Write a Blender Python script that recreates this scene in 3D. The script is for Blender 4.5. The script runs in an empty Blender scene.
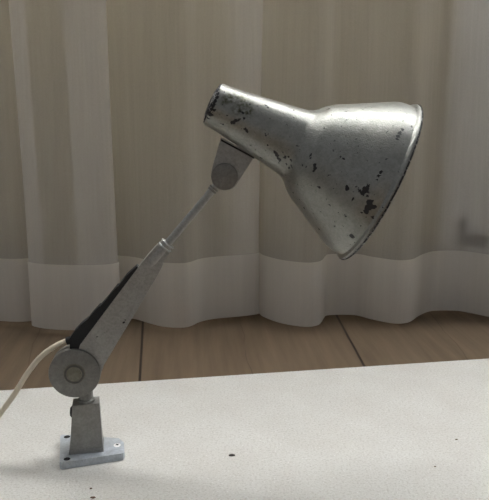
import bpy, bmesh, math, random
from mathutils import Vector, Matrix
from mathutils.bvhtree import BVHTree
random.seed(4)
S = bpy.context.scene
C = S.collection
R = math.radians

# ------------------------------------------------------------ camera, world, light, exposure
F, W, H = 700.0, 489.0, 500.0
PITCH = R(12.0)
CAM = Vector((0, 0, 0.356))
cd = bpy.data.cameras.new('camera'); cam = bpy.data.objects.new('camera', cd); C.objects.link(cam)
cam.location = CAM; cam.rotation_euler = (math.pi/2 - PITCH, 0, 0)
cd.sensor_fit = 'HORIZONTAL'; cd.sensor_width = 36; cd.lens = 36*F/W; cd.clip_start = .02
S.camera = cam

wd = bpy.data.worlds.new('world'); S.world = wd; wd.use_nodes = True
bg = wd.node_tree.nodes['Background']
bg.inputs[0].default_value = (.95, .97, 1.0, 1); bg.inputs[1].default_value = .245

def area(name, loc, rot, sx, sy, power, col):
    l = bpy.data.lights.new(name, 'AREA'); l.shape = 'RECTANGLE'; l.size = sx; l.size_y = sy
    l.energy = power; l.color = col
    o = bpy.data.objects.new(name, l); C.objects.link(o); o.location = loc; o.rotation_euler = rot
    return o
# daylight outside the window, above the part of the curtain the photo shows
area('window_daylight', (.55, 1.62, 1.62), (R(-68), 0, 0), 2.6, 1.5, 1080, (.955, .98, 1.0))

S.view_settings.view_transform = 'Standard'; S.view_settings.look = 'None'
S.view_settings.gamma = 1; S.view_settings.use_curve_mapping = False
S.view_settings.exposure = 0.0
S.cycles.use_denoising = True
S.cycles.transparent_max_bounces = 24; S.cycles.max_bounces = 10

# ------------------------------------------------------------ pixel of the photo -> point in the room
def ray(px, py):
    dx = (px - W/2)/F; dy = -(py - H/2)/F
    return Vector((dx, math.cos(PITCH) + dy*math.sin(PITCH), -math.sin(PITCH) + dy*math.cos(PITCH)))
def on_z(px, py, z):
    d = ray(px, py); return CAM + d*((z - CAM.z)/d.z)
def on_y(px, py, y):
    d = ray(px, py); return CAM + d*(y/d.y)

# ------------------------------------------------------------ helpers
def tag(o, label=None, cat=None, group=None, kind=None):
    for k, v in (('label', label), ('category', cat), ('group', group), ('kind', kind)):
        if v: o[k] = v
    return o
def empty(name, loc):
    o = bpy.data.objects.new(name, None); C.objects.link(o); o.location = loc; o.empty_display_size = .02
    return o
def obj(name, bm, mat, parent=None, origin=None, smooth=True, angle=35):
    """bm in world coordinates; origin = where the object's own origin sits in the world"""
    base = Vector((0, 0, 0))
    p = parent
    while p is not None:
        base += p.location; p = p.parent
    loc = Vector(origin) - base if origin is not None else Vector((0, 0, 0))
    bmesh.ops.translate(bm, vec=-(base + loc), verts=bm.verts)
    bmesh.ops.recalc_face_normals(bm, faces=bm.faces)
    me = bpy.data.meshes.new(name); bm.to_mesh(me); bm.free()
    if smooth:
        me.polygons.foreach_set('use_smooth', [True]*len(me.polygons)); me.update()
        me.set_sharp_from_angle(angle=R(angle))
    me.materials.append(mat)
    o = bpy.data.objects.new(name, me); C.objects.link(o); o.parent = parent; o.location = loc
    return o
def bevel(bm, w, seg=2, edges=None, ang=25):
    if edges is None:
        edges = [e for e in bm.edges if len(e.link_faces) == 2 and e.calc_face_angle(0) > R(ang)]
    bmesh.ops.bevel(bm, geom=edges, offset=w, segments=seg, profile=.6, affect='EDGES', clamp_overlap=True)
def loft(bm, A, B):
    """closed prism between two equal rings of points"""
    a = [bm.verts.new(p) for p in A]; b = [bm.verts.new(p) for p in B]
    n = len(a)
    bm.faces.new(a); bm.faces.new(b[::-1])
    for i in range(n):
        bm.faces.new((a[i], b[i], b[(i+1) % n], a[(i+1) % n]))
def lathe(bm, prof, origin, axis, seg=96, up=Vector((0, 0, 1)), close=False):
    """prof: list of (s along the axis, radius)"""
    ax = axis.normalized(); e1 = ax.cross(up)
    if e1.length < .01: e1 = ax.cross(Vector((1, 0, 0)))
    e1.normalize(); e2 = ax.cross(e1)
    rings = []
    for s, r in prof:
        c = origin + ax*s
        if r < 1e-6: rings.append([bm.verts.new(c)])
        else: rings.append([bm.verts.new(c + (e1*math.cos(t) + e2*math.sin(t))*r) for t in [2*math.pi*i/seg for i in range(seg)]])
    prs = list(zip(rings, rings[1:]))
    if close: prs.append((rings[-1], rings[0]))
    for a, b in prs:
        for i in range(seg):
            j = (i+1) % seg
            if len(a) == 1 and len(b) == 1: continue
            if len(a) == 1: bm.faces.new((a[0], b[i], b[j]))
            elif len(b) == 1: bm.faces.new((a[i], a[j], b[0]))
            else: bm.faces.new((a[i], b[i], b[j], a[j]))
def catmull(P, n=8, closed=False):
    out = []
    for i in range(len(P)-1):
        p0 = P[max(i-1, 0)]; p1 = P[i]; p2 = P[i+1]; p3 = P[min(i+2, len(P)-1)]
        for k in range(n):
            t = k/n
            out.append(.5*((2*p1) + (p2-p0)*t + (2*p0-5*p1+4*p2-p3)*t*t + (3*p1-p0-3*p2+p3)*t**3))
    out.append(P[-1]); return out
def tube(bm, P, r, seg=16, rr=None):
    prev = None; rings = []
    n0 = Vector((0, 1, 0))
    for i, p in enumerate(P):
        t = (P[min(i+1, len(P)-1)] - P[max(i-1, 0)]).normalized()
        n = (n0 - t*n0.dot(t)).normalized(); n0 = n; b = t.cross(n)
        q = rr[i] if rr else r
        rings.append([bm.verts.new(p + (n*math.cos(a) + b*math.sin(a))*q) for a in [2*math.pi*k/seg for k in range(seg)]])
    for a, b in zip(rings, rings[1:]):
        for k in range(seg):
            bm.faces.new((a[k], b[k], b[(k+1) % seg], a[(k+1) % seg]))
    bm.faces.new(rings[0]); bm.faces.new(rings[-1][::-1])

# ------------------------------------------------------------ materials
class Mat:
    def __init__(s, name):
        s.m = bpy.data.materials.new(name); s.m.use_nodes = True
        s.t = s.m.node_tree; s.b = s.t.nodes['Principled BSDF']
        s.out = s.t.nodes['Material Output']
    def n(s, typ, **kw):
        o = s.t.nodes.new(typ)
        for k, v in kw.items():
            if k.startswith('i_'):
                key = k[2:]; key = int(key) if key.isdigit() else key.replace('_', ' ')
                o.inputs[key].default_value = v
            else: setattr(o, k, v)
        return o
    def l(s, a, b): s.t.links.new(a, b)
    def coords(s, scale=(1, 1, 1), rot=(0, 0, 0), loc=(0, 0, 0)):
        tc = s.n('ShaderNodeTexCoord'); mp = s.n('ShaderNodeMapping')
        mp.inputs['Scale'].default_value = scale; mp.inputs['Rotation'].default_value = rot; mp.inputs['Location'].default_value = loc
        s.l(tc.outputs['Object'], mp.inputs['Vector']); return mp.outputs[0]
    def noise(s, vec, scale, detail=3, rough=.5):
        o = s.n('ShaderNodeTexNoise'); o.inputs['Scale'].default_value = scale
        o.inputs['Detail'].default_value = detail; o.inputs['Roughness'].default_value = rough
        s.l(vec, o.inputs['Vector']); return o.outputs['Fac']
    def ramp(s, fac, stops):
        o = s.n('ShaderNodeValToRGB'); cr = o.color_ramp
        while len(cr.elements) > len(stops): cr.elements.remove(cr.elements[-1])
        while len(cr.elements) < len(stops): cr.elements.new(.5)
        for e, (p, c) in zip(cr.elements, stops):
            e.position = p; e.color = (c if hasattr(c, '__len__') else (c, c, c)) + ((1,) if hasattr(c, '__len__') else (1,)) if hasattr(c, '__len__') else (c, c, c, 1)
        s.l(fac, o.inputs[0]); return o.outputs[0]
    def math(s, op, a, b=None, c=None):
        o = s.n('ShaderNodeMath', operation=op)
        for i, v in enumerate((a, b, c)):
            if v is None: continue
            if isinstance(v, (int, float)): o.inputs[i].default_value = v
            else: s.l(v, o.inputs[i])
        return o.outputs[0]
    def mix(s, fac, a, b, blend='MIX'):
        o = s.n('ShaderNodeMix', data_type='RGBA', blend_type=blend)
        for i, v in ((0, fac), (6, a), (7, b)):
            if isinstance(v, (int, float)): o.inputs[i].default_value = v
            elif isinstance(v, tuple): o.inputs[i].default_value = v + (1,)
            else: s.l(v, o.inputs[i])
        return o.outputs[2]
    def bump(s, h, strength, dist):
        o = s.n('ShaderNodeBump'); o.inputs['Strength'].default_value = strength; o.inputs['Distance'].default_value = dist
        s.l(h, o.inputs['Height']); s.l(o.outputs[0], s.b.inputs['Normal'])
    def set(s, col=None, rough=None, metal=None, spec=None):
        for k, v in (('Base Color', col), ('Roughness', rough), ('Metallic', metal), ('Specular IOR Level', spec)):
            if v is None: continue
            if isinstance(v, (int, float)): s.b.inputs[k].default_value = v
            elif isinstance(v, tuple): s.b.inputs[k].default_value = v + (1,)
            else: s.l(v, s.b.inputs[k])
        return s

def metal_mat(name, col, rough=.42, metal=.75, speck=.70, bump=.15, grime=.25, dark=(.015, .015, .018), chips=None, worn=None, stains=None):
    m = Mat(name); v = m.coords()
    fine = m.noise(v, 900, 2); mott = m.noise(v, 120, 4, .6); big = m.noise(v, 22, 3)
    c = m.mix(m.ramp(mott, [(.3, 0.0), (.75, 1.0)]), tuple(x*(1-grime) for x in col), col)
    c = m.mix(m.math('MULTIPLY', m.ramp(big, [(.35, 1.0), (.6, 0.0)]), grime), c, (col[0]*.75, col[1]*.70, col[2]*.60))
    c = m.mix(m.ramp(m.noise(v, 430, 3, .7), [(.35, .30), (.58, 0.0)]), c, tuple(x*.35 for x in col))
    sp = m.ramp(m.noise(v, 260, 3, .6), [(speck, 0.0), (speck+.03, 1.0)])
    mask = sp
    if chips:
        # chips: dark bare patches of ragged outline at fixed places on the paint
        tc = m.n('ShaderNodeTexCoord')
        nz = m.n('ShaderNodeTexNoise'); nz.inputs['Scale'].default_value = 330; nz.inputs['Detail'].default_value = 3
        m.l(tc.outputs['Object'], nz.inputs['Vector'])
        sub = m.n('ShaderNodeVectorMath', operation='SUBTRACT'); m.l(nz.outputs['Color'], sub.inputs[0]); sub.inputs[1].default_value = (.5, .5, .5)
        sc = m.n('ShaderNodeVectorMath', operation='SCALE'); m.l(sub.outputs[0], sc.inputs[0]); sc.inputs['Scale'].default_value = .0055
        ad = m.n('ShaderNodeVectorMath', operation='ADD'); m.l(tc.outputs['Object'], ad.inputs[0]); m.l(sc.outputs[0], ad.inputs[1])
        best = None
        for p, r in chips:
            d = m.n('ShaderNodeVectorMath', operation='DISTANCE'); m.l(ad.outputs[0], d.inputs[0]); d.inputs[1].default_value = p
            q = m.math('DIVIDE', d.outputs['Value'], r)
            best = q if best is None else m.math('MINIMUM', best, q)
        ch = m.ramp(best, [(.90, 1.0), (1.0, 0.0)])
        mask = m.math('MAXIMUM', mask, ch)
    if worn:
        mask = m.math('MAXIMUM', mask, m.ramp(m.noise(v, worn[0], 4, .7), [(worn[1], 1.0), (worn[1]+.04, 0.0)]))
    if stains:
        best = None
        tc = m.n('ShaderNodeTexCoord')
        for p, r in stains:
            d = m.n('ShaderNodeVectorMath', operation='DISTANCE'); m.l(tc.outputs['Object'], d.inputs[0]); d.inputs[1].default_value = p
            q = m.math('DIVIDE', d.outputs['Value'], r)
            best = q if best is None else m.math('MINIMUM', best, q)
        f = m.math('MULTIPLY', m.ramp(best, [(.3, .95), (1.0, 0.0)]), m.ramp(m.noise(v, 300, 3), [(.35, 0.0), (.6, 1.0)]))
        c = m.mix(f, c, (.07, .07, .04))
    c = m.mix(mask, c, dark)
    m.set(col=c, rough=m.ramp(mask, [(0, rough), (1, .75)]), metal=m.ramp(mask, [(0, metal), (1, 0.0)]))
    m.bump(m.math('ADD', fine, m.math('MULTIPLY', mott, 1.2)), bump, .0006)
    return m.m

def plain(name, col, rough=.6, metal=0.0, var=.15, scale=60, bump=0, bscale=300):
    m = Mat(name); v = m.coords()
    c = m.mix(m.noise(v, scale, 4), tuple(x*(1-var) for x in col), tuple(min(1, x*(1+var)) for x in col))
    m.set(col=c, rough=rough, metal=metal)
    if bump: m.bump(m.noise(v, bscale, 3), bump, .001)
    return m.m

# board: white speckled, grainy surface
def board_mat():
    m = Mat('speckled_board'); v = m.coords()
    c = m.mix(m.ramp(m.noise(v, 14, 4, .6), [(.3, 0.0), (.7, 1.0)]), (.60, .58, .54), (.65, .64, .605))
    g = m.noise(v, 420, 3, .7)
    c = m.mix(m.ramp(g, [(.36, .55), (.50, 0.0)]), c, (.40, .37, .33))
    c = m.mix(m.ramp(m.noise(v, 520, 2), [(.62, 0.0), (.72, .7)]), c, (.85, .85, .83))
    tiny = m.ramp(m.noise(m.coords(loc=(3, 1, 0)), 95, 2), [(.80, 0.0), (.82, .6)])
    c = m.mix(tiny, c, (.22, .15, .10))
    m.set(col=c, rough=.8, spec=.3)
    m.bump(g, .5, .0012)
    return m.m
PL_ANG = math.atan(-.080)
SEAM0 = Vector((-.157, 1.0, 0)); PLANK = .327
def floor_mat():
    m = Mat('oak_floor_planks')
    # plank frame: u across the planks, v along them
    tc = m.n('ShaderNodeTexCoord'); mp = m.n('ShaderNodeMapping', vector_type='TEXTURE')
    mp.inputs['Location'].default_value = (SEAM0.x, SEAM0.y, 0); mp.inputs['Rotation'].default_value = (0, 0, -PL_ANG)
    m.l(tc.outputs['Object'], mp.inputs['Vector'])
    sx = m.n('ShaderNodeSeparateXYZ'); m.l(tc.outputs['Object'], sx.inputs[0])
    yy = m.math('SUBTRACT', sx.outputs[1], 1.04)
    x1 = m.math('MULTIPLY_ADD', yy, -.125, -.161); wdt = m.math('MULTIPLY_ADD', yy, .09, .332)
    u = m.math('DIVIDE', m.math('SUBTRACT', sx.outputs[0], x1), wdt)
    idx = m.math('FLOOR', u); fr = m.math('SUBTRACT', u, idx)
    wn = m.n('ShaderNodeTexWhiteNoise', noise_dimensions='1D'); m.l(idx, wn.inputs['W'])
    edge = m.math('MINIMUM', fr, m.math('SUBTRACT', 1.0, fr))
    seam = m.ramp(edge, [(.003, 1.0), (.007, 0.0)])
    # a faint crack in the middle of one plank
    st = m.n('ShaderNodeMapping'); st.inputs['Scale'].default_value = (38, 2.2, 1); m.l(mp.outputs[0], st.inputs['Vector'])
    off = m.n('ShaderNodeVectorMath', operation='ADD'); m.l(st.outputs[0], off.inputs[0])
    cmb = m.n('ShaderNodeCombineXYZ'); m.l(m.math('MULTIPLY', wn.outputs[0], 37.0), cmb.inputs[1]); m.l(cmb.outputs[0], off.inputs[1])
    g = m.noise(off.outputs[0], 1.6, 6, .65)
    c = m.mix(m.ramp(g, [(.3, 0.0), (.7, 1.0)]), (.115, .080, .049), (.185, .133, .085))
    c = m.mix(m.math('MULTIPLY', wn.outputs[0], .22), c, (.13, .08, .045))
    crk = m.math('ABSOLUTE', m.math('ADD', m.math('SUBTRACT', fr, .49), m.math('MULTIPLY', m.math('SUBTRACT', m.noise(mp.outputs[0], 9, 2), .5), .06)))
    cm = m.math('MULTIPLY', m.ramp(crk, [(.001, .65), (.004, 0.0)]), m.ramp(m.noise(mp.outputs[0], 7, 2), [(.42, 0.0), (.5, 1.0)]))
    c = m.mix(cm, c, (.06, .035, .02))
    c = m.mix(seam, c, (.02, .012, .008))
    m.set(col=c, rough=.55, spec=.35)
    m.bump(m.math('SUBTRACT', m.math('MULTIPLY', g, .25), seam), .5, .001)
    return m.m
def curtain_mat(name, OP, tr):
    m = Mat(name); v = m.coords(scale=(1, 1, .03))
    st = m.noise(v, 240, 3); st2 = m.noise(v, 30, 2)
    weave = m.noise(m.coords(scale=(1, 1, 1)), 700, 2)
    dif = m.n('ShaderNodeBsdfDiffuse'); trl = m.n('ShaderNodeBsdfTranslucent'); trn = m.n('ShaderNodeBsdfTransparent')
    col = m.mix(st2, (.74, .705, .65), (.83, .80, .745))
    m.l(col, dif.inputs[0]); m.l(col, trl.inputs[0])
    a = m.n('ShaderNodeMixShader'); a.inputs[0].default_value = tr; m.l(dif.outputs[0], a.inputs[1]); m.l(trl.outputs[0], a.inputs[2])
    b = m.n('ShaderNodeMixShader')
    op = m.math('ADD', OP, m.math('ADD', m.math('MULTIPLY', st, .07), m.math('ADD', m.math('MULTIPLY', st2, .05), m.math('MULTIPLY', weave, .10))))
    m.l(op, b.inputs[0]); m.l(trn.outputs[0], b.inputs[1]); m.l(a.outputs[0], b.inputs[2])
    m.t.nodes.remove(m.b); m.l(b.outputs[0], m.out.inputs[0])
    return m.m
def glass_mat():
    m = Mat('window_glass')
    trn = m.n('ShaderNodeBsdfTransparent'); gl = m.n('ShaderNodeBsdfGlossy'); gl.inputs['Roughness'].default_value = .02
    fr = m.n('ShaderNodeFresnel'); fr.inputs[0].default_value = 1.45
    a = m.n('ShaderNodeMixShader'); m.l(fr.outputs[0], a.inputs[0]); m.l(trn.outputs[0], a.inputs[1]); m.l(gl.outputs[0], a.inputs[2])
    m.t.nodes.remove(m.b); m.l(a.outputs[0], m.out.inputs[0]); return m.m

M_board = board_mat(); M_floor = floor_mat(); M_curt = curtain_mat('sheer_curtain_cloth', .32, .18); M_hem = curtain_mat('doubled_curtain_cloth', .62, .18); M_glass = glass_mat()
M_wall = plain('tan_wall_paint', (.31, .262, .16), .8, var=.06, scale=5, bump=.1, bscale=90)
M_wall_pale = plain('pale_trim_paint', (.55, .54, .52), .6, var=.04)
M_cream = plain('cream_cord_plastic', (.66, .59, .46), .45, var=.08, scale=200)
M_rubber = metal_mat('black_rubber', (.011, .011, .012), .75, 0, speck=.9, bump=.3, grime=.3)
M_grey = metal_mat('grey_cast_metal', (.35, .345, .33), .45, .5, speck=.74, grime=.25)
M_bracket = metal_mat('pale_grey_bracket_metal', (.36, .365, .355), .42, .5, speck=.76, grime=.2)
M_joint = metal_mat('dull_joint_metal', (.26, .255, .24), .48, .5, speck=.78, grime=.3)
M_bright = metal_mat('bright_worn_metal', (.62, .64, .66), .30, .9, speck=.74, grime=.3)
M_steel = plain('polished_steel', (.80, .80, .82), .22, .95, var=.05)
M_screw = plain('bright_zinc_screw', (.90, .89, .88), .4, .1, var=.03)
M_dark = plain('dark_hole', (.01, .01, .01), .9)
M_plate = metal_mat('scuffed_base_plate', (.62, .67, .73), .40, .35, speck=.70, grime=.35)

# ------------------------------------------------------------ setting
FZ = -.02
def box(bm, a, b):
    xs, ys, zs = (a[0], b[0]), (a[1], b[1]), (a[2], b[2])
    loft(bm, [(xs[0], ys[0], zs[0]), (xs[1], ys[0], zs[0]), (xs[1], ys[1], zs[0]), (xs[0], ys[1], zs[0])],
             [(xs[0], ys[0], zs[1]), (xs[1], ys[0], zs[1]), (xs[1], ys[1], zs[1]), (xs[0], ys[1], zs[1])])
bm = bmesh.new(); box(bm, (-2.2, -1.6, FZ-.04), (2.2, 1.50, FZ))
tag(obj('floor', bm, M_floor, smooth=False), 'brown oak plank floor between the board and the curtain', kind='structure')
WY = 1.34; SILL = .95; TOP = 2.25; WX = (-1.15, 1.9)
bm = bmesh.new()
box(bm, (-2.2, WY, FZ), (2.2, WY+.16, SILL)); box(bm, (-2.2, WY, TOP), (2.2, WY+.16, 2.6))
box(bm, (-2.2, WY, SILL), (WX[0], WY+.16, TOP)); box(bm, (WX[1], WY, SILL), (2.2, WY+.16, TOP))
tag(obj('wall_back', bm, M_wall, smooth=False), 'tan wall behind the sheer curtain', kind='structure')
bm = bmesh.new()
for a, b in (((WX[0], SILL), (WX[1], SILL+.05)), ((WX[0], TOP-.05), (WX[1], TOP)), ((WX[0], SILL+.05), (WX[0]+.05, TOP-.05)), ((WX[1]-.05, SILL+.05), (WX[1], TOP-.05)), ((.35, SILL+.05), (.40, TOP-.05))):
    box(bm, (a[0], WY+.05, a[1]), (b[0], WY+.10, b[1]))
box(bm, (WX[0]-.05, WY-.085, SILL-.025), (WX[1]+.05, WY+.05, SILL))  # deep sill, added out of view to block light behind the lower curtain
wn = tag(obj('window_1', bm, M_wall_pale, smooth=False), 'pale window frame above the visible part of the curtain', kind='structure')
bm = bmesh.new(); box(bm, (WX[0]+.05, WY+.073, SILL+.05), (.35, WY+.078, TOP-.05)); box(bm, (.40, WY+.073, SILL+.05), (WX[1]-.05, WY+.078, TOP-.05))
obj('pane', bm, M_glass, wn, smooth=False)
# pale upright board of the wall, faint behind the curtain at the right
xr = on_y(456, 150, WY-.07).x
bm = bmesh.new(); box(bm, (xr, WY-.07, FZ), (xr+.34, WY, SILL-.027))
tag(obj('trim_1', bm, M_wall_pale, smooth=False), 'pale upright panel behind the curtain at the right', kind='structure')

# ------------------------------------------------------------ curtains
HEMZ = FZ + .008
def sheet(bm, path, z0, z1, nz, off=0.0, pinch=0.0):
    n = len(path); cols = []
    for i, p in enumerate(path):
        t = path[min(i+1, n-1)] - path[max(i-1, 0)]; nr = Vector((t.y, -t.x, 0)).normalized()*off
        # slow drift of the folds on the way up
        cols.append([bm.verts.new((p.x + nr.x, p.y + nr.y, z0 + (z1-z0)*k/nz)) for k in range(nz+1)])
    for v_ in cols:
        for v in v_:
            h = max(0, v.co.z - .1)
            yc = 1.165 + .015*math.tanh(v.co.x*3); v.co.y = yc + (v.co.y - yc)*(1 - .35*min(1, h/.5))
            v.co.x += .006*math.sin(v.co.x*9 + h*3.1)*min(1, h*2)
            v.co.y += .008*math.sin(v.co.x*41 + h*2.0)*min(1, h*2.5)
    for a, b in zip(cols, cols[1:]):
        for k in range(nz): bm.faces.new((a[k], b[k], b[k+1], a[k+1]))
def curtain(pts, label, side):
    P = [on_z(px, py, HEMZ) for px, py in pts]
    path = catmull(P, 7)
    root = empty('sheer_curtain', (path[len(path)//2].x, path[len(path)//2].y, HEMZ))
    tag(root, label, 'curtain', None)
    bm = bmesh.new(); sheet(bm, path, HEMZ, 2.42, 90); obj('cloth', bm, M_curt, root, angle=80)
    bm = bmesh.new(); sheet(bm, path, HEMZ, HEMZ+.110, 6, off=.0018); obj('hem', bm, M_hem, root, angle=80)
    if side:
        bm = bmesh.new(); sheet(bm, side(path), HEMZ+.001, 2.419, 90, off=-.0018); obj('side_hem', bm, M_curt, root, angle=80)
    return root
left = [(-420,320),(-385,326),(-350,327),(-315,320),(-280,317),(-250,321),(-225,327),(-195,325),(-170,319),(-150,322),(-118,328),(-85,324),(-55,318),(-25,318),(0,320.5),(20,321.5),(38,320),(47,319.5),(44,321.5),(35,323),(33.5,325.5),(44,328),
        (62,329.5),(90,330),(110,329),(120,326),(116,322),(98,320.5),(82,319),(86,317),(108,316),(134,318.5),(150,323),(165,326.5),(186,327),
        (200,321.5),(215,318.5),(236,316.5),(250,315),(258.5,313.5)]
right = [(228,307),(240,309),(250,310),(258,311.8),(265,317),(282,323),(304,326.5),(316,325.3),(320.5,322),(323,317.8),(328,315),
         (354,314.7),(372,319),(394,323.2),(408,322),(418,315.5),(431,310.8),(455,310.3),(472,313),(489,316.5),(520,322),(550,317),(580,312),(610,318),(640,322),(670,316),(700,313),(735,319),(765,322),(800,315),(830,312)]
curtain(left, 'left pale sheer curtain panel, its straight side edge hanging behind the lamp head', lambda p: [q for q in p if q.x > on_z(235, 316, HEMZ).x])
curtain(right, 'right pale sheer curtain panel hanging behind the open mouth of the lamp shade', None)

# dark fitting behind the curtain at the right
def fp(px, py): return on_y(px, py, 1.258)
vr = empty('pipe_valve', fp(466, 240))
tag(vr, 'dark pipe valve showing faintly behind the right curtain panel', 'valve')
bm = bmesh.new(); tube(bm, [fp(461, 240), fp(462, 226), fp(463, 218)], .006); tube(bm, [fp(459, 240), fp(470, 240)], .011)
q = fp(461, 226); tube(bm, [q, Vector((q.x, WY-.072, q.z))], .005)
obj('valve_body', bm, M_dark, vr)
bm = bmesh.new(); lathe(bm, [(-.008, 0), (-.008, .010), (-.006, .012), (.006, .012), (.008, .010), (.008, 0)], fp(480, 240), Vector((.1, 1, 0)), 32)
obj('valve_knob', bm, M_dark, vr)

# ------------------------------------------------------------ board
e0 = on_z(0, 390.5, 0); e1 = on_z(489, 358.5, 0); d = (e1-e0).normalized()
A = e0 - d*.55; B = e1 + d*.55; nb = Vector((d.y, -d.x, 0))
bm = bmesh.new()
top = [A + nb*.42, B + nb*.42, B, A]
loft(bm, [p + Vector((0, 0, FZ)) for p in top], top)
# far edge slightly uneven
es = [e for e in bm.edges if all(abs(v.co.z) < 1e-6 for v in e.verts) and abs((e.verts[0].co-e.verts[1].co).length-(B-A).length) < 1e-4]
bevel(bm, .0015, 2)
tag(obj('white_board', bm, M_board, origin=(A+B)/2 + nb*.21, smooth=True), 'large off-white speckled grainy board lying on the plank floor under the lamp', 'board')

# ------------------------------------------------------------ lamp
PT = .0075                                            # base plate thickness
BC = on_z(88, 449, 0)
lamp = empty('desk_lamp', (BC.x, BC.y, 0))
tag(lamp, 'worn silver metal articulated desk lamp with a conical shade, standing on the white board', 'lamp')

# base plate
pl = [(60.3, 435.6), (59.6, 461.6), (62, 462.6), (123, 453.2), (124.4, 451), (123.8, 442.5), (119, 438.2), (63, 434.6)]
topP = [on_z(x, y, PT) for x, y in pl]
bm = bmesh.new(); loft(bm, [Vector((p.x, p.y, 0)) for p in topP], topP); bevel(bm, .0009, 2, ang=50)
plate = obj('base_plate', bm, M_plate, lamp, origin=(BC.x, BC.y, 0))
def disc(bm, c, r, h, seg=32): lathe(bm, [(0, 0), (0, r), (h*.6, r), (h, r*.8), (h, 0)], c, Vector((0, 0, 1)), seg)
c = on_z(117.2, 445.4, PT)
bm = bmesh.new(); disc(bm, c, .0037, .0009); sc = obj('screw', bm, M_screw, plate, origin=c)
bm = bmesh.new()
for a in (R(35), R(125)):
    u = Vector((math.cos(a), math.sin(a), 0)); w = Vector((-u.y, u.x, 0)); z = Vector((0, 0, .0009))
    loft(bm, [c+z-u*.0018-w*.0005, c+z+u*.0018-w*.0005, c+z+u*.0018+w*.0005, c+z-u*.0018+w*.0005],
             [p + Vector((0, 0, .0002)) for p in (c+z-u*.0018-w*.0005, c+z+u*.0018-w*.0005, c+z+u*.0018+w*.0005, c+z-u*.0018+w*.0005)])
obj('cross_slot', bm, M_dark, sc, origin=c)
for q in ((67, 436.8), (67.0, 459.0)):
    c = on_z(q[0], q[1], PT)
    bm = bmesh.new(); lathe(bm, [(0, .0017), (.00025, .0019), (.0003, .0029), (.0001, .0033), (-.0004, .0033), (-.0004, .0017)], c, Vector((0, 0, 1)), 32, close=True)
    bm2 = bmesh.new(); disc(bm, c - Vector((0, 0, .0002)), .0026, .0003); bm2.free()
    obj('screw_hole', bm, M_dark, plate, origin=c)

# pillar
fl = on_z(69.8, 454.3, PT); fr = on_z(103.0, 451.3, PT)
ub = (fr-fl).normalized(); nbk = Vector((-ub.y, ub.x, 0))
tl = on_y(72.2, 405.3, fl.y + .005); tr = on_y(99.2, 404.2, fr.y + .005); zt = (tl.z+tr.z)/2; tl.z = tr.z = zt
bm = bmesh.new()
loft(bm, [fl, fr, fr+nbk*.027, fl+nbk*.027], [tl, tr, tr+nbk*.018, tl+nbk*.018]); bevel(bm, .0016, 3)
z = Vector((0, 0, 1))
g = .0009
loft(bm, [fl-ub*g-nbk*g, fr+ub*g-nbk*g, fr+ub*g+nbk*(.027+g), fl-ub*g+nbk*(.027+g)], [p + z*.0042 for p in (fl-ub*.0004-nbk*.0003, fr+ub*.0002-nbk*.0003, fr+ub*.0002+nbk*.0273, fl-ub*.0004+nbk*.0273)])
obj('pillar', bm, M_grey, lamp, origin=(BC.x, BC.y, PT))
topc = (tl+tr)/2 + nbk*.009

# the arm moves in an upright plane through the pillar, turned a little
TH = R(5.0)
E1 = Vector((math.cos(TH), math.sin(TH), 0)); N = Vector((-math.sin(TH), math.cos(TH), 0))   # N points away from the viewer
def PLN(px, py, off=0.0):
    d = ray(px, py); o = Vector((topc.x, topc.y, 0)) + N*off
    return CAM + d*((o - CAM).dot(N)/d.dot(N))
def plen(px, py, L, off=0): return (PLN(px+L/2, py, off) - PLN(px-L/2, py, off)).length

# knob at the back left of the pillar, swivel stem on top
kc = PLN(76.0, 411.5, .004)
bm = bmesh.new(); lathe(bm, [(-.0015, 0), (-.0015, .005), (.0002, .0066), (.0036, .0066), (.0056, .0045), (.0062, 0)], kc, Vector((-1, -.1, .0)), 28)
obj('clamp_knob', bm, M_rubber, lamp, origin=kc)
bm = bmesh.new(); sc_ = topc.copy(); sc_.z = zt - .001
sc_ += ub*.0003
lathe(bm, [(0, 0), (0, .0085), (.0035, .0085), (.0045, .0070), (.014, .0070), (.014, 0)], sc_, z, 40)
obj('swivel_stem', bm, M_joint, lamp, origin=sc_)

# pivot disc
pc = PLN(74.3, 374.0, -.009); rD = plen(75, 373, 52, -.009)/2
bm = bmesh.new()
def rimprof(r, a, b, bv=.0012): return [(a, 0), (a, r-bv), (a+bv*.3, r-bv*.3), (a+bv, r), (b-bv, r), (b-bv*.3, r-bv*.3), (b, r-bv), (b, 0)]
lathe(bm, rimprof(rD, 0, .0095), pc, N, 96); lathe(bm, rimprof(rD*.93, .0092, .0125, .0004), pc, N, 96)
lathe(bm, rimprof(rD*.99, .0122, .021), pc, N, 96)
dsk = obj('pivot_disc', bm, M_joint, lamp, origin=pc)
bm = bmesh.new(); r2 = rD*.39
lathe(bm, [(-.0004, r2*1.08), (-.0012, r2), (-.0012, r2*.8), (-.0006, r2*.72), (-.0010, r2*.5), (-.0014, 0)][::-1] + [(.0006, r2*1.08)], pc, N, 48)
gbm = bmesh.new(); lathe(gbm, [(-.0001, r2*1.02), (-.0015, r2*.98), (-.0015, r2*.80), (-.0001, r2*.76)], pc, N, 48, close=True)
obj('groove_ring', gbm, metal_mat('dark_ring_metal', (.13, .125, .115), .5, .5), dsk, origin=pc)
obj('centre_cap', bm, metal_mat('tarnished_cap', (.26, .25, .20), .45, .6, speck=.70, grime=.4), dsk, origin=pc)

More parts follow.
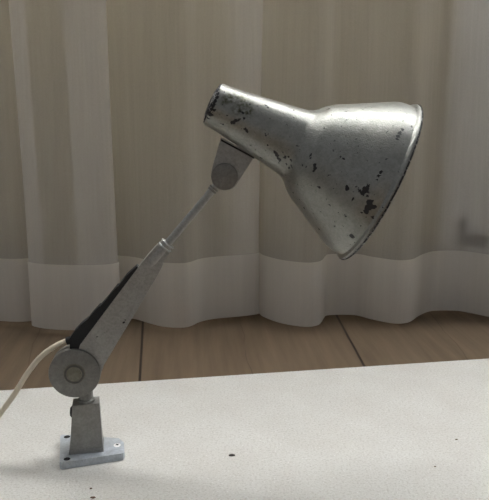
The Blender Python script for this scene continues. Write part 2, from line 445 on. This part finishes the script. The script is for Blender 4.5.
# tapered lower arm
def prism(pts, o0, o1, bv=.0012, seg=2, ang=25):
    b = bmesh.new(); A_ = [PLN(x, y, o0) for x, y in pts]
    loft(b, A_, [p + N*(o1-o0) for p in A_]); bevel(b, bv, seg, ang=ang); return b
bm = prism([(80, 345), (138.5, 267), (148, 255.5), (157.2, 245.2), (169.6, 253.2), (163, 262.5), (156.5, 274.5), (104.5, 364), (96, 385), (70, 380)], -.0058, .0045, .0014)
arm_chips = [((97, 337), .9), (((123.5, 322.5)), 1.1), ((125, 320.5), .8), ((105, 338), .5), ((107, 332), .5), ((118, 301), .4)]
LO = lamp.location
def on_plane_chips(L, off): return [(PLN(p[0], p[1], off) - LO, plen(p[0], p[1], r*2, off)/2) for p, r in L]
M_arm = metal_mat('silver_arm_paint', (.40, .40, .385), .42, .6, speck=.78, grime=.18, chips=[(tuple(a), b) for a, b in on_plane_chips(arm_chips, -.0058)])
o = obj('lower_arm', bm, M_arm, lamp, origin=(LO.x, LO.y, 0)); 
# thin lip along the arm's right edge
bm = bmesh.new(); tube(bm, [PLN(103.8, 364, -.0055), PLN(157.0, 275, -.0055), PLN(163, 263.5, -.0055)], .0006, 8); obj('edge_lip', bm, M_arm, lamp, origin=(LO.x, LO.y, 0))
# black strip let into the upper side, ragged at its outer edge
strip = [(79, 352), (139, 268.5), (136.6, 266.4), (126, 276), (118, 286.5), (117, 286.2), (109, 296), (108, 297.5), (100, 306.5), (99, 306.2), (91, 315), (88, 319), (80, 325.5), (74, 332), (69.5, 338.5), (70, 352)]
bm = prism(strip, -.0052, .0062, .0006, 1, 40); obj('cable_cover', bm, M_rubber, lamp, origin=(LO.x, LO.y, 0))
# round tube end, collar rings, rod
ax0 = PLN(152, 261.5, -.001); ax1 = PLN(166.5, 245, -.001); ax2 = PLN(215, 187, -.001); ud = (ax2-ax1).normalized()
rt = plen(160, 250, 13.2)/2
bm = bmesh.new(); L1 = (ax1-ax0).length
lathe(bm, [(-.004, 0), (-.004, rt*.8), (.001, rt*.96), (L1*.5, rt*.96), (L1, rt*.95), (L1+.003, rt*.8), (L1+.003, 0)], ax0, ud, 40, up=N); obj('tube_sleeve', bm, M_arm, lamp, origin=ax0)
bm = bmesh.new()
for s in (-.0032, .0012):
    lathe(bm, [(s, rt*.9), (s, rt*1.10), (s+.0005, rt*1.16), (s+.0010, rt*1.16), (s+.0014, rt*1.10), (s+.0014, rt*.9)], ax1, ud, 40, up=N)
obj('collar', bm, M_bright, lamp, origin=ax1)
rr = plen(190, 217, 7.8)/2
bm = bmesh.new(); tube(bm, [ax1, ax1 + (ax2-ax1)*.5, ax2 + ud*.004], rr, 28); obj('rod', bm, M_bracket, lamp, origin=ax1)
bm = bmesh.new()
for s, q in ((-.0035, 1.25), (-.0008, 1.32)):
    lathe(bm, [(s, rr*.8), (s, rr*q), (s+.0014, rr*q), (s+.002, rr*1.05), (s+.002, rr*.8)], ax2 - ud*.0015, ud, 32, up=N)
obj('rod_collar', bm, M_joint, lamp, origin=ax2)

# upper bracket and its disc
br = [(221.2, 137.5), (254.8, 156), (238.2, 182), (235, 186.8), (230, 190), (224, 190.6), (217.5, 188.8), (212.6, 184), (210.8, 177), (211.6, 170)]
bm = prism(br, -.0062, -.0040, .0005, 2, 40)
b2 = prism(br, .0040, .0062, .0005, 2, 40)
me_t = bpy.data.meshes.new('t'); b2.to_mesh(me_t); bm.from_mesh(me_t); b2.free(); bpy.data.meshes.remove(me_t)
br2 = [(226, 146), (250, 160), (236, 181), (228, 187), (217, 184), (215, 174)]
b2 = prism(br2, -.0041, .0041, .0004, 1, 40); me_t = bpy.data.meshes.new('t'); b2.to_mesh(me_t); bm.from_mesh(me_t); b2.free(); bpy.data.meshes.remove(me_t)
gb = prism([(221.2, 139.2), (254.6, 157.0), (254.0, 158.8), (221.0, 141.0)], -.0066, .0066, .0002, 1, 40)  # strip painting the shadow line between bracket and neck, in the rubber's black
bkt = obj('head_bracket', bm, M_bracket, lamp, origin=PLN(224, 177))
obj('shadow_strip', gb, M_rubber, bkt, origin=PLN(237, 150))
uc = PLN(224.6, 176.8, -.0085); ru = plen(224, 177, 26.6, -.0085)/2
bm = bmesh.new(); lathe(bm, rimprof(ru, 0, .0024, .0007), uc, N, 64); obj('pivot_knob', bm, M_joint, bkt, origin=uc)

# lamp head
PL0 = lambda x, y: PLN(x, y, 0)
arm_plane = (topc.copy(), N.copy())
TH = R(-.5); E1 = Vector((math.cos(TH), math.sin(TH), 0)); NA = N; N = Vector((-math.sin(TH), math.cos(TH), 0))
topc = PL0(224, 177)                                   # the head is turned a little on its bracket
c0 = PLN(213, 104, 0); c1 = PLN(380.3, 184.0, 0); ax = (c1-c0).normalized(); k = (c1-c0).length/185.6
prof_px = [(0, 21.0), (.6, 21.9), (20, 23.9), (50, 28.6), (80, 33.2), (88, 34.7), (92, 36.2), (95.5, 38.8), (99, 42.4), (104, 46.8), (110, 51.2), (120, 56.2), (135, 64.3), (145, 69.6), (152, 73.4), (156, 75.6),
           (160, 77.7), (164, 79.4), (168, 80.5), (173, 81.1), (177.4, 81.4), (178.4, 81.9), (179.4, 84.0), (181.2, 85.0), (182.9, 84.4), (183.4, 83.0)]
prof = [(s*k, r*k) for s, r in prof_px]
tmp = bmesh.new(); lathe(tmp, prof, c0, ax, 128, up=N); bvh = BVHTree.FromBMesh(tmp); tmp.free()
def chip(px, py, r):
    d = ray(px, py).normalized(); hit = bvh.ray_cast(CAM, d)[0]
    if hit is None: return None
    return (tuple(hit - LO), 1.22*r*(hit-CAM).length/F)
chips_px = [(219,90,1.1),(217.5,94,1.6),(216,98,1.9),(218.5,97,.9),(214.5,102,1.9),(213,106,1.9),(216,105,1.0),(211.5,110,2.0),(214.5,110,1.2),(209.5,114,1.8),(212.5,114.5,1.2),(208,118,1.2),
   # photo places of the bare patches, radius in photo pixels
 (366,190,3.0),(363,193,2.6),(368,186,1.8),(360,190,1.4),(368,196,1.6),(370,203,3.0),(368,208,3.2),(372,206,2.4),(366,212,2.2),(375,207,1.4),
 (347,188,2.0),(353,199,1.5),(373,217,1.5),(361,213,1.0),(352,236,2.3),(346,216,.9),(360,226,.9),
 (315,165,1.6),(315,168,1.9),(314,171,1.5),(310.5,155,1.3),(311,158,.9),(400,133,1.8),(398,136,1.7),(402,130,1.6),(397,139,1.2),(403,121,.9),(412,126,1.2),(413,130,.9),
 (340,157,1.0),(344,159,.9),(319,187,1.4),(302,166,1.0),(306,167,.9),(300,150,.6),(381,172,1.5),(379,176,1.3),(377,180,1.0),(304,208,1.2),(319,229,1.2),(326,200,.7),(383,208,.8),(330,175,.6),
 (233,122,1.9),(236,120.5,1.6),(239,119.5,1.1),(244,118.5,1.2),(246,129.5,1.7),(247,131,1.4),(266,105,1.3),(268,107,1.0),(251,145,1.1),(261,158,1.1),(268,134,.8),(270,118,.8),
 (267,145,1.0),(270,148,.9),(275,152.5,2.1),(277,155,2.0),(278,158,1.6),(280,160,1.8),(285,157,1.7),(289,156.5,1.3),(291,160,1.1),(286,164,1.2),(289,168,1.3),(245,92,.8),
 (250,104.5,.9),(241,112,1.0),(243,112.8,1.1),(248,112.5,.9)]
chips = [q for q in (chip(*c_) for c_ in chips_px) if q]
stains = [q for q in (chip(x, y, r) for x, y, r in ((232,98,8),(245,103,8),(238,109,7),(248,111,7),(225,100,6),(240,98,6))) if q]
M_head = metal_mat('chipped_silver_paint', (.315, .32, .30), .32, .76, speck=.665, bump=.5, grime=.22, chips=chips, stains=stains)
# neck (the lamp's housing) and shade, each with a wall of real thickness
t_ = 1.3*k
ni = 10
neck = prof[:ni]; sh = prof[ni-1:]
bm = bmesh.new(); lathe(bm, [(0+.5*k, prof[0][1]-t_)] + neck + [(s, r-t_) for s, r in neck[::-1][:-1]], c0, ax, 160, up=N, close=True)
nk = obj('lamp_housing', bm, M_head, lamp, origin=(LO.x, LO.y, 0), angle=50)
bm = bmesh.new(); fine = []
lathe(bm, sh + [(s, r-t_) for s, r in sh[::-1]], c0, ax, 200, up=N, close=True)
shade = obj('lamp_shade', bm, M_head, lamp, origin=(LO.x, LO.y, 0), angle=50)
# dark worn edge of the rim
M_rim = metal_mat('worn_rim_metal', (.45, .45, .45), .35, .8, speck=.62, grime=.4, worn=(420, .55))
bm = bmesh.new(); lathe(bm, [(183.2*k, 82.6*k), (183.9*k, 83.9*k), (183.8*k, 84.7*k), (183.0*k, 85.5*k), (182.0*k, 85.6*k), (182.0*k, 83.6*k), (182.6*k, 82.0*k)], c0, ax, 160, up=N, close=True)
obj('rim', bm, M_rim, shade, origin=c0 + ax*183*k)
# end cap
bm = bmesh.new(); lathe(bm, [(1.5*k, 0), (1.5*k, 21.4*k), (-.3*k, 21.3*k), (-1.2*k, 20.3*k), (-2.2*k, 17*k), (-3.2*k, 13*k), (-3.9*k, 7*k), (-4.2*k, 0)], c0, ax, 96, up=N)
cap = obj('end_cap', bm, metal_mat('black_worn_cap', (.36, .36, .37), .4, .6, speck=.6, worn=(190, .54)), nk, origin=c0)
# lamp holder and bulb inside the shade
bm = bmesh.new(); lathe(bm, [(60*k, 0), (60*k, 17*k), (100*k, 17*k), (100*k, 0)], c0, ax, 40, up=N); 
lh = obj('bulb_socket', bm, M_rubber, lamp, origin=c0 + ax*80*k)

# power cord
topc, N = arm_plane
cp = [PLN(73, 340, .003), PLN(66, 341.2, .003), PLN(54, 346.8, .0), PLN(40, 357.5, -.001), PLN(27, 374, -.002), PLN(13.5, 395.5, -.003), PLN(0, 414, -.004)]
last = cp[-1]
g1 = Vector((last.x-.035, last.y-.004, .0062)); g2 = Vector((last.x-.09, last.y+.01, .0036)); g3 = Vector((last.x-.2, last.y+.05, .0036))
path = catmull(cp + [Vector((last.x-.015, last.y-.001, last.z*.55)), g1, g2, g3], 8)
bm = bmesh.new(); tube(bm, path, plen(30, 370, 5.6)/2, 20)
obj('power_cord', bm, M_cream, lamp, origin=cp[0])
bm = bmesh.new(); tube(bm, [PLN(77, 342, .003), PLN(71, 340, .003), PLN(66.5, 341, .003)], .0, 20, rr=[.0046, .0044, .0039]); obj('cord_grommet', bm, M_rubber, lamp, origin=cp[0])

# ------------------------------------------------------------ crumbs on the board
def crumb(px, py, r, label, elong=1.6, col=(.05, .04, .035)):
    c = on_z(px, py, 0); b = bmesh.new()
    bmesh.ops.create_icosphere(b, subdivisions=3, radius=r)
    for v in b.verts:
        n_ = v.co.normalized()
        f = 1 + .28*math.sin(n_.x*7+px) * math.cos(n_.y*6+py) + .12*math.sin(n_.z*11)
        f *= 1 + random.uniform(-.16, .16)
        v.co = Vector((v.co.x*f*elong, v.co.y*f, v.co.z*f*.55))
    zmin = min(v.co.z for v in b.verts)
    for v in b.verts: v.co += c + Vector((0, 0, -zmin))
    tag(obj('crumb', b, plain('crumb_dark', col, .8), origin=c), label, 'crumb')
crumb(232, 456.0, .0016, 'dark elongated crumb on the white board, largest of the crumbs', 1.9)
crumb(456.5, 440, .0009, 'tiny brown crumb on the board near the right edge, farther back of the two there', 1.3, (.12, .08, .05))
crumb(435, 467, .0008, 'tiny grey-brown crumb on the board at the right, the nearer of the two there', 1.2, (.14, .11, .08))
crumb(91, 489, .0009, 'tiny dark brown speck on the board just in front of the lamp base', 1.3, (.10, .05, .03))
crumb(93, 498.5, .0013, 'brown speck at the very bottom edge of the photo, below the lamp base', 1.6, (.16, .09, .06))
